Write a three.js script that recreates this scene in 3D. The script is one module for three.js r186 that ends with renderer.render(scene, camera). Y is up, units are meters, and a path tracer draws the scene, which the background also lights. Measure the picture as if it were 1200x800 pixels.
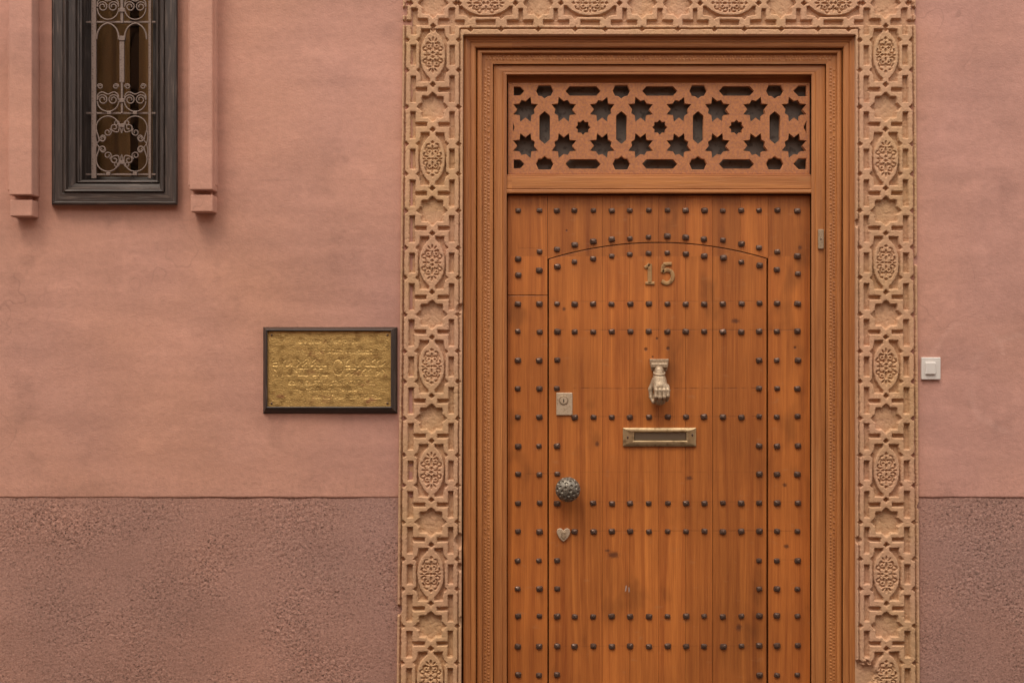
import * as THREE from 'three';
import { mergeGeometries, mergeVertices, toCreasedNormals } from 'three/addons/utils/BufferGeometryUtils.js';
import { RoundedBoxGeometry } from 'three/addons/geometries/RoundedBoxGeometry.js';
import { MarchingCubes } from 'three/addons/objects/MarchingCubes.js';

// ------------------------------------------------------------------ camera, sky, sun, exposure
const S = 0.003, DIST = 4.2, EYE = 1.55;                 // metres per photo pixel on the wall plane, distance to the wall, eye height
const scene = new THREE.Scene();
const camera = new THREE.PerspectiveCamera(2 * Math.atan(400 * S / DIST) * 180 / Math.PI, 1.5, 0.05, 600);
camera.position.set(0, EYE, DIST);
camera.lookAt(0, EYE, 0);

const renderer = new THREE.WebGLRenderer({ antialias: true });
renderer.setSize(1024, 682);
renderer.toneMapping = THREE.LinearToneMapping;
renderer.toneMappingExposure = 2.45;
renderer.shadowMap.enabled = true;
renderer.shadowMap.type = THREE.PCFSoftShadowMap;

const SUN = new THREE.Vector3(-0.34, 1.25, 0.62).normalize();
{ // overcast sky: bright cloud overhead, a little dimmer towards the horizon, slightly warm
  const w = 256, h = 128, d = new Float32Array(w * h * 4);
  for (let j = 0; j < h; j++) for (let i = 0; i < w; i++) {
    const el = ((j + 0.5) / h - 0.5) * Math.PI, up = Math.max(0, Math.sin(el));
    const l = 0.42 + 0.70 * up, k = (j * w + i) * 4;
    d[k] = l * 1.04; d[k + 1] = l * 0.985; d[k + 2] = l * 0.93; d[k + 3] = 1;
  }
  const t = new THREE.DataTexture(d, w, h, THREE.RGBAFormat, THREE.FloatType);
  t.mapping = THREE.EquirectangularReflectionMapping; t.magFilter = THREE.LinearFilter; t.minFilter = THREE.LinearFilter;
  t.needsUpdate = true;
  scene.background = t; scene.environment = t;
}
const sun = new THREE.DirectionalLight(0xfff0dc, 0.7);
sun.position.copy(SUN).multiplyScalar(20);
sun.castShadow = true; sun.shadow.radius = 36; sun.shadow.mapSize.set(2048, 2048);
Object.assign(sun.shadow.camera, { left: -8, right: 8, top: 8, bottom: -8, near: 1, far: 60 });
scene.add(sun, sun.target);

// ------------------------------------------------------------------ helpers
let seed = 20240611;
const rnd = () => { seed = (seed * 1664525 + 1013904223) >>> 0; return seed / 4294967296; };
const clamp = (x, a = 0, b = 1) => x < a ? a : x > b ? b : x;
const mix = (a, b, t) => a + (b - a) * t;
const smooth = (a, b, x) => { const t = clamp((x - a) / (b - a)); return t * t * (3 - 2 * t); };
const PERM = new Uint8Array(512);
{ const p = [...Array(256).keys()]; for (let i = 255; i > 0; i--) { const j = Math.floor(rnd() * (i + 1)); [p[i], p[j]] = [p[j], p[i]]; } for (let i = 0; i < 512; i++) PERM[i] = p[i & 255]; }
const GX = [], GY = []; for (let i = 0; i < 32; i++) { GX.push(Math.cos(i * Math.PI / 16)); GY.push(Math.sin(i * Math.PI / 16)); }
function noise(x, y) {                                     // gradient noise, -1 .. 1
  const xi = Math.floor(x), yi = Math.floor(y), fx = x - xi, fy = y - yi, X = xi & 255, Y = yi & 255;
  const u = fx * fx * fx * (fx * (fx * 6 - 15) + 10), v = fy * fy * fy * (fy * (fy * 6 - 15) + 10);
  const g = (a, b, dx, dy) => { const h = PERM[PERM[(X + a) & 255] + ((Y + b) & 255)] & 31; return GX[h] * dx + GY[h] * dy; };
  return 1.45 * mix(mix(g(0, 0, fx, fy), g(1, 0, fx - 1, fy), u), mix(g(0, 1, fx, fy - 1), g(1, 1, fx - 1, fy - 1), u), v);
}
function fbm(x, y, o = 4) { let s = 0, a = 0.5, n = 0; for (let i = 0; i < o; i++) { s += a * noise(x, y); n += a; x = x * 2.03 + 17.1; y = y * 2.03 - 9.7; a *= 0.5; } return s / n; }
const hash = (i, j = 0) => { let h = (i * 374761393 + j * 668265263) | 0; h = Math.imul(h ^ (h >>> 13), 1274126177); return ((h ^ (h >>> 16)) >>> 0) / 4294967296; };

const toS = c => c <= 0.0031308 ? c * 12.92 : 1.055 * Math.pow(c, 1 / 2.4) - 0.055;
function colourTex(w, h, fn, wrap = true) {               // fn(u, v, out) writes linear rgb; v runs upwards
  const d = new Uint8Array(w * h * 4), o = [0, 0, 0];
  for (let j = 0; j < h; j++) for (let i = 0; i < w; i++) {
    fn((i + 0.5) / w, (j + 0.5) / h, o);
    const k = (j * w + i) * 4;
    for (let c = 0; c < 3; c++) d[k + c] = Math.round(255 * toS(clamp(o[c])));
    d[k + 3] = 255;
  }
  return finish(new THREE.DataTexture(d, w, h), wrap, true);
}
function valueTex(w, h, fn, wrap = true) {                // fn(u, v) returns 0 .. 1
  const d = new Uint8Array(w * h * 4);
  for (let j = 0; j < h; j++) for (let i = 0; i < w; i++) {
    const b = Math.round(255 * clamp(fn((i + 0.5) / w, (j + 0.5) / h))), k = (j * w + i) * 4;
    d[k] = d[k + 1] = d[k + 2] = b; d[k + 3] = 255;
  }
  return finish(new THREE.DataTexture(d, w, h), wrap, false);
}
function finish(t, wrap, srgb) {
  t.wrapS = t.wrapT = wrap ? THREE.RepeatWrapping : THREE.ClampToEdgeWrapping;
  t.magFilter = THREE.LinearFilter; t.minFilter = THREE.LinearMipmapLinearFilter; t.generateMipmaps = true;
  if (srgb) t.colorSpace = THREE.SRGBColorSpace;
  t.needsUpdate = true; return t;
}
const tileFbm = (u, v, f, o) => {                         // tiling by cross-fading two offset copies
  const a = fbm(u * f, v * f, o), b = fbm((u - 1) * f, v * f, o), c = fbm(u * f, (v - 1) * f, o), d = fbm((u - 1) * f, (v - 1) * f, o);
  return mix(mix(a, b, u), mix(c, d, u), v) / Math.sqrt((1 - 2 * u * (1 - u)) * (1 - 2 * v * (1 - v)));
};

// a photo pixel at depth z as a point of the place
const PX = (px, z = 0) => (px - 600) * S * (DIST - z) / DIST;
const PY = (py, z = 0) => EYE + (400 - py) * S * (DIST - z) / DIST;
const P = (px, py, z = 0) => new THREE.Vector3(PX(px, z), PY(py, z), z);

const taken = {};
const numbered = n => { const k = taken[n] = (taken[n] ?? -1) + 1; return k ? `${n}_${String(k).padStart(3, '0')}` : n; };
function thing(name, label, category, group) {
  const o = new THREE.Group(); o.name = numbered(name); scene.add(o);
  o.userData = { label, category, kind: 'thing' }; if (group) o.userData.group = group;
  return o;
}
function part(name, g, m, parent, label) {
  const o = new THREE.Mesh(g, m); o.name = name; o.castShadow = o.receiveShadow = true; parent.add(o);
  if (label) o.userData.label = label;
  return o;
}
function structure(name, g, m) { const o = part(numbered(name), g, m, scene); o.userData = { kind: 'structure' }; return o; }
const uvWorld = (g, sx = 1, sy = sx, swap = false, ox = 0, oy = 0) => {   // uv in metres from x, y (z on side faces)
  const p = g.attributes.position, n = g.attributes.normal, uv = new Float32Array(p.count * 2);
  for (let i = 0; i < p.count; i++) {
    let a = p.getX(i) + (Math.abs(n.getX(i)) > 0.7 ? p.getZ(i) : 0), b = p.getY(i) + (Math.abs(n.getY(i)) > 0.7 ? p.getZ(i) : 0);
    if (swap) [a, b] = [b, a];
    uv[2 * i] = a / sx + ox; uv[2 * i + 1] = b / sy + oy;
  }
  g.setAttribute('uv', new THREE.BufferAttribute(uv, 2)); return g;
};
// a box given by pixel edges of its front face at depth z1, back at z0
function pxBox(x0, y0, x1, y1, z0, z1, r = 0.002, seg = 2) {
  const a = P(x0, y1, z1), b = P(x1, y0, z1);
  const w = b.x - a.x, h = b.y - a.y, d = z1 - z0;
  const g = new RoundedBoxGeometry(w, h, d, seg, Math.min(r, w / 2.1, h / 2.1, d / 2.1));
  g.translate((a.x + b.x) / 2, (a.y + b.y) / 2, (z0 + z1) / 2); return uvWorld(g);
}
const pxBoxPlain = (x0, y0, x1, y1, z0, z1) => {
  const a = P(x0, y1, z1), b = P(x1, y0, z1), g = new THREE.BoxGeometry(b.x - a.x, b.y - a.y, z1 - z0);
  g.translate((a.x + b.x) / 2, (a.y + b.y) / 2, (z0 + z1) / 2); return uvWorld(g);
};
function extrudePx(pts, holes, z0, z1, bevel = 0, seg = 1) {   // outline in pixels, real thickness z0..z1
  const sh = new THREE.Shape(pts.map(([x, y]) => new THREE.Vector2(PX(x, z1), PY(y, z1))));
  for (const h of holes || []) sh.holes.push(new THREE.Path(h.map(([x, y]) => new THREE.Vector2(PX(x, z1), PY(y, z1)))));
  const g = new THREE.ExtrudeGeometry(sh, { depth: z1 - z0 - 2 * bevel, bevelEnabled: bevel > 0, bevelThickness: bevel, bevelSize: bevel, bevelOffset: -bevel, bevelSegments: seg, curveSegments: 12 });
  g.translate(0, 0, z0 + bevel); return uvWorld(g);
}
// sweep of a profile round a rectangular opening. Profile points: [left px, right px, top px, bottom px, z]; side: 'left' | 'right' | 'top' | 'bottom'
function sweep(profile, side) {
  const a = [], b = [];
  for (const [l, r, t, bt, z] of profile) {
    const L = PX(l, z), R = PX(r, z), T = PY(t, z), B = PY(bt, z);
    const [p, q] = side === 'left' ? [[L, B], [L, T]] : side === 'right' ? [[R, T], [R, B]] : side === 'top' ? [[L, T], [R, T]] : [[R, B], [L, B]];
    a.push([...p, z]); b.push([...q, z]);
  }
  const pos = [], uv = [], horiz = side === 'top' || side === 'bottom'; let s = 0;
  for (let i = 0; i + 1 < profile.length; i++) {
    const d = Math.hypot(a[i + 1][0] - a[i][0], a[i + 1][1] - a[i][1], a[i + 1][2] - a[i][2]);
    const d1 = Math.max(0.0005, Math.min(d, horiz ? Math.hypot(a[i + 1][1] - a[i][1], a[i + 1][2] - a[i][2]) : Math.hypot(a[i + 1][0] - a[i][0], a[i + 1][2] - a[i][2])));
    const quad = [a[i], a[i + 1], b[i + 1], a[i], b[i + 1], b[i]], along = p => horiz ? p[0] : p[1];
    const ss = [s, s + d1, s + d1, s, s + d1, s];
    quad.forEach((p, k) => { pos.push(...p); uv.push(ss[k] + (horiz ? 0.31 : side === 'left' ? 0 : 0.17), along(p)); });
    s += d1;
  }
  const g = new THREE.BufferGeometry();
  g.setAttribute('position', new THREE.Float32BufferAttribute(pos, 3)); g.setAttribute('uv', new THREE.Float32BufferAttribute(uv, 2));
  g.computeVertexNormals(); return toCreasedNormals(g, 0.6);
}
// a sheet over arrays of x and y with height z(x, y); cells whose centre is in a hole are left out
function sheet(xs, ys, zf, hole, warp) {
  const nx = xs.length, ny = ys.length, pos = new Float32Array(nx * ny * 3), uv = new Float32Array(nx * ny * 2), idx = [];
  for (let j = 0; j < ny; j++) for (let i = 0; i < nx; i++) {
    const k = j * nx + i, q = warp ? warp(xs[i], ys[j], i, j) : null;
    const x = q ? q[0] : xs[i], y = q ? q[1] : ys[j], z = q ? q[2] : zf(xs[i], ys[j], i, j);
    pos[3 * k] = x; pos[3 * k + 1] = y; pos[3 * k + 2] = z; uv[2 * k] = x; uv[2 * k + 1] = y;
  }
  for (let j = 0; j + 1 < ny; j++) for (let i = 0; i + 1 < nx; i++) {
    if (hole && hole((xs[i] + xs[i + 1]) / 2, (ys[j] + ys[j + 1]) / 2)) continue;
    const k = j * nx + i, up = ys[1] > ys[0];
    if (up && ((i * 7 + j * 13 + ((i * j) >> 2)) & 1)) idx.push(k, k + 1, k + nx, k + 1, k + nx + 1, k + nx); else if (up) idx.push(k, k + 1, k + nx + 1, k, k + nx + 1, k + nx); else idx.push(k, k + nx + 1, k + 1, k, k + nx, k + nx + 1);
  }
  const g = new THREE.BufferGeometry();
  g.setAttribute('position', new THREE.BufferAttribute(pos, 3)); g.setAttribute('uv', new THREE.BufferAttribute(uv, 2));
  g.setIndex(idx); g.computeVertexNormals(); return g;
}
const steps = (a, b, d) => { const n = Math.max(1, Math.round(Math.abs(b - a) / d)); return Array.from({ length: n + 1 }, (_, i) => a + (b - a) * i / n); };
const STD = (o) => new THREE.MeshStandardMaterial(o);
function scaled(t, sx, sy = sx, ox = 0, oy = 0) { const c = t.clone(); c.repeat.set(1 / sx, 1 / sy); c.offset.set(ox, oy); c.needsUpdate = true; return c; }

// ------------------------------------------------------------------ materials of the place
const ZD = -0.074;                                        // front of the door leaf
const XW = 2.7;                                           // half width of the finely worked wall
const DADO = PY(583), TOPY = 4.4;
function tone(o, c, k) { o[0] = c[0] * k; o[1] = c[1] * k; o[2] = c[2] * k; }

const wallMap = colourTex(2048, 1280, (u, v, o) => {
  const x = (u - 0.5) * 2 * XW, y = DADO + v * (TOPY - DADO);
  const big = fbm(x * 0.9 + 3, y * 1.1, 4), mid = fbm(x * 3.1, y * 4.2 + 8, 4), streak = fbm(x * 2.2 + 5, y * 17, 4), fine = fbm(x * 42, y * 55, 3), dirt = fbm(x * 5.5 + 40, y * 5 + 2, 5);
  const k = 1 + 0.16 * big + 0.14 * mid + 0.13 * streak + 0.10 * fine - 0.13 * smooth(0.18, 0.55, dirt) + 0.09 * smooth(0.2, 0.5, fbm(x * 7 + 90, y * 8, 4));
  const pink = clamp(0.5 + 0.8 * fbm(x * 1.3 + 11, y * 1.4 + 7, 3) + smooth(1.25, 1.6, x) * 0.5);
  o[0] = mix(0.500, 0.455, pink) * k; o[1] = mix(0.256, 0.242, pink) * k; o[2] = mix(0.172, 0.194, pink) * k; { const sp = hash(Math.floor(u * 2048), Math.floor(v * 1280)) - 0.5; for (let c = 0; c < 3; c++) o[c] *= 1 + 0.07 * sp; }
  // the paint line over the plinth, and spots where the rough render was brushed over
  const lip = smooth(0.13, 0.03, y - DADO + 0.05 * fbm(x * 7, y * 20, 3)) * smooth(0.05, 0.4, fbm(x * 90, y * 90, 2)) * 0.10;
  for (let c = 0; c < 3; c++) o[c] *= 1 - lip;
  const cr = fbm(x * 1.5 + 60, y * 1.3 + 21, 5), hair = smooth(0.0055, 0.0015, Math.abs(cr - 0.06)) * smooth(0.1, 0.4, fbm(x * 2.2 + 14, y * 2 + 33, 3));
  const seam = smooth(0.0035, 0.001, Math.abs(y - PY(211) - 0.004 * noise(x * 6, 2))) * smooth(-0.2, 0.3, noise(x * 9, 7)) * (x > -0.95 && x < -0.4 ? 0.8 : 0);
  for (let c = 0; c < 3; c++) o[c] *= 1 - 0.15 * Math.max(hair, seam);
  // curling trowel strokes on the right, and the rubbed patch below the window
  const r = Math.hypot((x - 1.80) * 0.9, y - 1.40), w = fbm(x * 9, y * 9, 2) * 0.03;
  const sw = Math.max(smooth(0.022, 0.0, Math.abs(r - 0.17 + w)), smooth(0.018, 0, Math.abs(Math.hypot(x - 1.60, (y - 1.50) * 1.2) - 0.12 + w)) * (y > 1.5 ? 0.8 : 0)) * smooth(-0.3, 0.25, fbm(x * 6, y * 6, 2));
  o[0] *= 1 + 0.10 * sw; o[1] *= 1 + 0.15 * sw; o[2] *= 1 + 0.17 * sw;
}, false);
const wallBump = valueTex(1024, 1024, (u, v) => 0.5 + 0.22 * tileFbm(u, v, 9, 4) + 0.16 * tileFbm(u, v, 60, 3) + 0.12 * tileFbm(u + 0.3, v, 160, 2));
const M = {};
wallMap.repeat.set(1 / (2 * XW), 1 / (TOPY - DADO)); wallMap.offset.set(0.5, -DADO / (TOPY - DADO));
M.plaster = STD({ map: wallMap, bumpMap: scaled(wallBump, 0.8), bumpScale: 0.0022, roughness: 0.92 });

const dadoMap = colourTex(2048, 640, (u, v, o) => {
  const x = (u - 0.5) * 2 * XW, y = v * DADO;
  const big = fbm(x * 1.1 + 9, y * 1.6, 4), mid = fbm(x * 4, y * 5 + 3, 4), g = fbm(x * 110, y * 110, 3), g2 = fbm(x * 190 + 5, y * 190, 2);
  const k = 1 + 0.16 * big + 0.14 * mid + 0.16 * g + 0.16 * g2;
  const grey = clamp(0.35 + 0.7 * fbm(x * 1.2 + 31, y * 1.5 + 7, 3) + smooth(1.3, 1.6, x) * 0.35);
  o[0] = mix(0.395, 0.310, grey) * k; o[1] = mix(0.206, 0.182, grey) * k; o[2] = mix(0.152, 0.152, grey) * k;
  const rg = clamp(0.75 + 1.0 * fbm(x * 3.3 + 20, y * 3.9, 4), 0.3, 1.15), sp = hash(Math.floor((u) * 2048), Math.floor(v * 640)), sp2 = hash(Math.floor(x * 260) + 31, Math.floor(y * 260));
  for (let c = 0; c < 3; c++) o[c] *= 1 + rg * (0.5 * (sp - 0.5) + 0.42 * clamp(fbm(x * 95 + 3, y * 115, 3) + 0.5 * noise(x * 37, y * 41) * noise(x * 160, y * 160), -0.6, 0.6) - 0.5 * smooth(0.88, 0.94, sp2));
  const pale = smooth(0.88, 0.96, sp) * rg * 0.8 + smooth(0.2, 0.55, fbm(x * 3 + 70, y * 3.4, 5)) * smooth(-0.1, 0.4, g) * 0.35;   // bare lime grains and scuffs
  for (let c = 0; c < 3; c++) o[c] = mix(o[c], [0.50, 0.35, 0.28][c], pale * 0.6);
}, false);
dadoMap.repeat.set(1 / (2 * XW), 1 / DADO); dadoMap.offset.set(0.5, 0);
const gritBump = valueTex(1024, 1024, (u, v) => 0.5 + 0.16 * tileFbm(u, v, 90, 3) + 0.14 * tileFbm(u, v, 200, 2) + 0.42 * (hash(Math.floor(u * 340), Math.floor(v * 340)) - 0.5) + 0.2 * (hash(Math.floor(u * 1024), Math.floor(v * 1024) + 77) - 0.5));
M.dado = STD({ map: dadoMap, bumpMap: scaled(gritBump, 0.5), bumpScale: 0.0018, roughness: 0.97 });

const stuccoMap = colourTex(1024, 1024, (u, v, o) => {
  const k = 1 + 0.10 * tileFbm(u, v, 5, 4) + 0.10 * tileFbm(u, v, 40, 3) + 0.08 * tileFbm(u, v, 150, 2), p = clamp(0.5 + tileFbm(u + 0.2, v, 4, 3));
  const st = smooth(0.3, 0.6, tileFbm(u, v + 0.4, 11, 4)) * 0.2;
  o[0] = mix(0.525, 0.490, p) * k * (1 - st); o[1] = mix(0.302, 0.298, p) * k * (1 - st); o[2] = mix(0.188, 0.160, p) * k * (1 - st * 1.2);
});
M.stucco = STD({ map: scaled(stuccoMap, 0.83, 0.83), bumpMap: scaled(gritBump, 0.31), bumpScale: 0.0009, roughness: 0.93 });

// wood: u across the grain, v along it, in metres
function wood(u, v, o, cLight, cDark, q = 0) {
  const wv = 0.018 * fbm(u * 3 + q, v * 1.1, 2);
  const bands = fbm((u + wv) * 26 + q * 3, v * 0.55 + q, 3), rings = Math.sin((u + wv * 1.6) * 210 + 5 * fbm(u * 7 + q, v * 0.8, 2)), fibre = fbm(u * 260 + q, v * 5.5, 3), pores = fbm(u * 620, v * 15 + q, 2);
  const t = clamp(0.52 + 0.42 * bands + 0.06 * rings + 0.30 * fibre + 0.16 * pores + 0.25 * smooth(0.3, 0.55, fbm((u + wv) * 70 + q * 5, v * 0.7, 2))), k = 1 + 0.10 * fbm(u * 4 + q, v * 2.3, 3);
  for (let c = 0; c < 3; c++) o[c] = mix(cDark[c], cLight[c], t) * k;
  return 0.5 + 0.22 * fibre + 0.18 * bands - 0.25 * smooth(0.25, 0.6, pores);
}
// the door leaf: one painting of its planks, knots, scribed lines and old screw holes
const seamsU = [641, 706, 738, 772, 803, 835, 868, 901];
const DX0 = PX(594, ZD), DX1 = PX(950, ZD), DY1 = PY(230, ZD), DY0 = 0.02;
const ppx = x => 600 + x / S * DIST / (DIST - ZD), ppy = y => 400 - (y - EYE) / S * DIST / (DIST - ZD);
const KNOTS = [[719, 650, 8, 4.6], [712, 645, 4, 2], [862, 376, 6, 3.4], [922, 640, 4, 3], [661, 362, 3, 2.6], [938, 290, 3, 3], [920, 568, 3, 3], [866, 735, 4, 5], [808, 560, 5, 3], [700, 520, 3, 4]];
const HOLES = [[757, 409, 2], [783, 408, 2], [770, 396.5, 1.5], [765, 418, 1.2], [932, 407, 1.6], [664, 270, 1.2]];
const LINES = [[353, 668, 893, 0.5], [386.5, 655, 938, 0.7], [455, 672, 893, 0.8], [488, 690, 890, 0.5], [346, 597, 641, 0.6], [555, 604, 660, 0.5], [588, 690, 935, 0.35], [622, 690, 935, 0.6], [553, 680, 893, 0.3], [656, 905, 935, 0.4], [757, 660, 890, 0.3], [291, 607, 632, 0.5]];
const doorH = (() => { const w = 1024, h = 2048, a = new Float32Array(w * h); a.w = w; a.h = h; return a; })();
const doorMap = colourTex(1024, 2048, (uu, vv, o) => {
  const x = mix(DX0, DX1, uu), y = mix(DY0, DY1, vv), px = ppx(x), py = ppy(y);
  let b = 0; while (b < seamsU.length && px > seamsU[b]) b++;
  const q = b * 7.31 + (py < 300 ? 2.2 : 0);
  let gx = x, gy = y, kn = 0;
  for (const [kx, ky, ra, rb] of KNOTS) {                 // the grain flows round each knot
    const dx = (px - kx) / ra, dy = (py - ky) / rb / 1.6, r2 = dx * dx + dy * dy;
    if (r2 < 30) { gx += Math.sign(dx || 1) * ra * S * 0.22 * Math.exp(-r2 * 0.5); kn = Math.max(kn, smooth(1.2, 0.25, Math.hypot((px - kx) / ra, (py - ky) / rb) + 0.25 * noise(px * 0.5, py * 0.6))); }
  }
  let hgt = wood(gx, gy, o, [0.500, 0.168, 0.034], [0.210, 0.050, 0.0095], q);
  const kb = 0.86 + 0.28 * hash(b, py < 300 ? 5 : 1), wear = fbm(px * 0.012 + 4, py * 0.01, 4), scuff = smooth(0.3, 0.62, fbm(px * 0.05, py * 0.13 + 60, 4));
  const stain = smooth(0.18, 0.55, fbm(px * 0.021 + 70, py * 0.012 + 12, 4));
  const kk = kb * (1 + 0.26 * wear) * (1 - 0.30 * stain);
  for (let c = 0; c < 3; c++) o[c] = mix(o[c] * kk, [0.38, 0.19, 0.085][c], 0.25 * scuff);
  for (let c = 0; c < 3; c++) o[c] = mix(o[c], [0.085, 0.026, 0.012][c], kn * 0.85);
  for (const [hx, hy, r] of HOLES) { const d = Math.hypot(px - hx, py - hy) / r; if (d < 1.5) { const t = smooth(1.3, 0.7, d + 0.2 * noise(px * 2, py * 2)); for (let c = 0; c < 3; c++) o[c] = mix(o[c], [0.06, 0.018, 0.008][c], t * 0.8); hgt -= 0.4 * t; } }
  for (const [ly, l0, l1, s] of LINES) {
    const d = Math.abs(py - ly - 0.5 * noise(px * 0.02, ly)); if (d < 1.6 && px > l0 && px < l1) { const t = s * smooth(0.9, 0.25, d) * smooth(-0.5, 0.25, noise(px * 0.11, ly * 3)); for (let c = 0; c < 3; c++) o[c] *= 1 - 0.45 * t; hgt -= 0.3 * t; }
  }
  // pale scratches low on the wicket, and rust bled from the nails
  const sx = px - 735.5, sy = py - 690; if (Math.abs(sx) < 4 && Math.abs(sy) < 5) { const t = Math.max(smooth(1.0, 0.3, Math.abs(sx + 2 + 0.15 * sy)) * smooth(4, 2.6, Math.abs(sy + 0.6)), smooth(0.9, 0.3, Math.abs(sx - 1.8)) * smooth(3.6, 2, Math.abs(sy - 0.8))) * 0.6; for (let c = 0; c < 3; c++) o[c] = mix(o[c], 0.42, t); }
  doorH[Math.min(doorH.h - 1, Math.floor(vv * doorH.h)) * doorH.w + Math.min(doorH.w - 1, Math.floor(uu * doorH.w))] = hgt;
}, false);
const doorBump = valueTex(1024, 2048, (u, v) => doorH[Math.floor(v * doorH.h) * doorH.w + Math.floor(u * doorH.w)], false);
M.door = STD({ map: doorMap, bumpMap: doorBump, bumpScale: 0.0016, roughness: 0.47 });

const woodTex = (w, h, sx, sy, cl, cd, q, extra) => {
  const hh = new Float32Array(w * h);
  const map = colourTex(w, h, (u, v, o) => { let b = wood(u * sx, v * sy, o, cl, cd, q); if (extra) b = extra(u * sx, v * sy, o, b); hh[Math.floor(v * h) * w + Math.floor(u * w)] = b; });
  return [scaled(map, sx, sy), scaled(valueTex(w, h, (u, v) => hh[Math.floor(v * h) * w + Math.floor(u * w)]), sx, sy)];
};
{ const [map, bumpMap] = woodTex(512, 2048, 0.5, 3.2, [0.525, 0.212, 0.062], [0.205, 0.062, 0.0155], 3.3, (u, v, o, b) => {
    const g = smooth(0.2, 0.6, fbm(u * 30, v * 2.2 + 5, 4)) * 0.25; for (let c = 0; c < 3; c++) o[c] = mix(o[c], [0.44, 0.25, 0.105][c], g); return b; });
  M.frame = STD({ map, bumpMap, bumpScale: 0.0016, roughness: 0.52 });
  M.fret = STD({ map: scaled(speck(512, [0.430, 0.172, 0.062], [0.330, 0.132, 0.066], 7, 26, -0.3, 0.4), 0.22), bumpMap: scaled(wallBump, 0.12), bumpScale: 0.0016, roughness: 0.78 }); }
{ const [map, bumpMap] = woodTex(512, 1024, 0.4, 1.6, [0.060, 0.040, 0.032], [0.012, 0.008, 0.0065], 8.8, (u, v, o, b) => {
    const g = smooth(0.05, 0.5, fbm(u * 120, v * 9 + 5, 4)); for (let c = 0; c < 3; c++) o[c] = mix(o[c], [0.130, 0.094, 0.076][c], 0.60 * g); return b; });
  M.darkWood = STD({ map, bumpMap, bumpScale: 0.002, roughness: 0.5 }); }
function speck(w, a, b, f1, f2, th0, th1) { return colourTex(w, w, (u, v, o) => { const n = tileFbm(u, v, f1, 4), m = smooth(th0, th1, tileFbm(u + 0.4, v, f2, 4)), k = 1 + 0.2 * n; for (let c = 0; c < 3; c++) o[c] = mix(a[c], b[c], m) * k; }); }
const brassMap = speck(512, [0.47, 0.34, 0.19], [0.24, 0.16, 0.08], 6, 10, -0.1, 0.5);
M.brass = STD({ map: scaled(brassMap, 0.25), roughness: 0.42, metalness: 0.75 });
M.oldBrass = STD({ map: scaled(speck(512, [0.40, 0.30, 0.20], [0.25, 0.18, 0.115], 8, 22, -0.15, 0.5), 0.12), roughness: 0.5, metalness: 0.5 });
M.iron = STD({ map: scaled(speck(256, [0.120, 0.074, 0.055], [0.125, 0.058, 0.030], 5, 12, 0.05, 0.5), 0.07), roughness: 0.33, metalness: 0.6 });
M.knob = STD({ map: scaled(speck(256, [0.20, 0.175, 0.14], [0.08, 0.066, 0.05], 6, 16, -0.1, 0.4), 0.06), roughness: 0.42, metalness: 0.6 });
M.grille = STD({ map: scaled(speck(256, [0.205, 0.148, 0.122], [0.085, 0.052, 0.038], 6, 14, 0.1, 0.5), 0.08), roughness: 0.7, metalness: 0.1 });
M.white = STD({ color: new THREE.Color(0.62, 0.58, 0.54), roughness: 0.42 });
M.glass = new THREE.MeshPhysicalMaterial({ color: new THREE.Color(0.9, 0.86, 0.78), transmission: 1, thickness: 0, roughness: 0.08, ior: 1.5 });
M.black = STD({ color: new THREE.Color(0.02, 0.017, 0.015), roughness: 0.9 });
M.gap = STD({ color: new THREE.Color(0.12, 0.045, 0.018), roughness: 0.9 });
M.room = STD({ color: new THREE.Color(0.2, 0.16, 0.12), roughness: 0.95 });
M.board = STD({ map: scaled(speck(256, [0.125, 0.104, 0.086], [0.06, 0.046, 0.037], 5, 14, 0, 0.5), 0.3), roughness: 0.7 });
M.curtain = STD({ map: scaled(colourTex(256, 256, (u, v, o) => tone(o, [0.19, 0.105, 0.042], 1 + 0.2 * tileFbm(u, v, 60, 2))), 0.3), roughness: 0.95, side: THREE.DoubleSide });

// ------------------------------------------------------------------ street and the house across it
{
  const paving = colourTex(1024, 1024, (u, v, o) => { const k = 1 + 0.2 * tileFbm(u, v, 6, 4) + 0.18 * tileFbm(u, v, 70, 3); tone(o, [0.085, 0.070, 0.062], k); });
  const g = new THREE.PlaneGeometry(400, 400); g.rotateX(-Math.PI / 2);
  structure('street', g, STD({ map: scaled(paving, 1 / 160), bumpMap: scaled(gritBump, 1 / 400), bumpScale: 0.006, roughness: 0.9 }));
  const o = thing('facing_house', 'plain earth-coloured house across the lane, opposite the studded door', 'house');
  const w = new THREE.BoxGeometry(18, 4.2, 0.4); w.translate(0, 2.1, 4.85); part('wall', uvWorld(w), STD({ map: scaled(stuccoMap, 1.6), color: new THREE.Color(0.62, 0.52, 0.48), roughness: 0.95 }), o);
  const c = new THREE.BoxGeometry(18, 0.12, 0.52); c.translate(0, 4.262, 4.85); part('coping', uvWorld(c), M.plaster, o);
}

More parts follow.
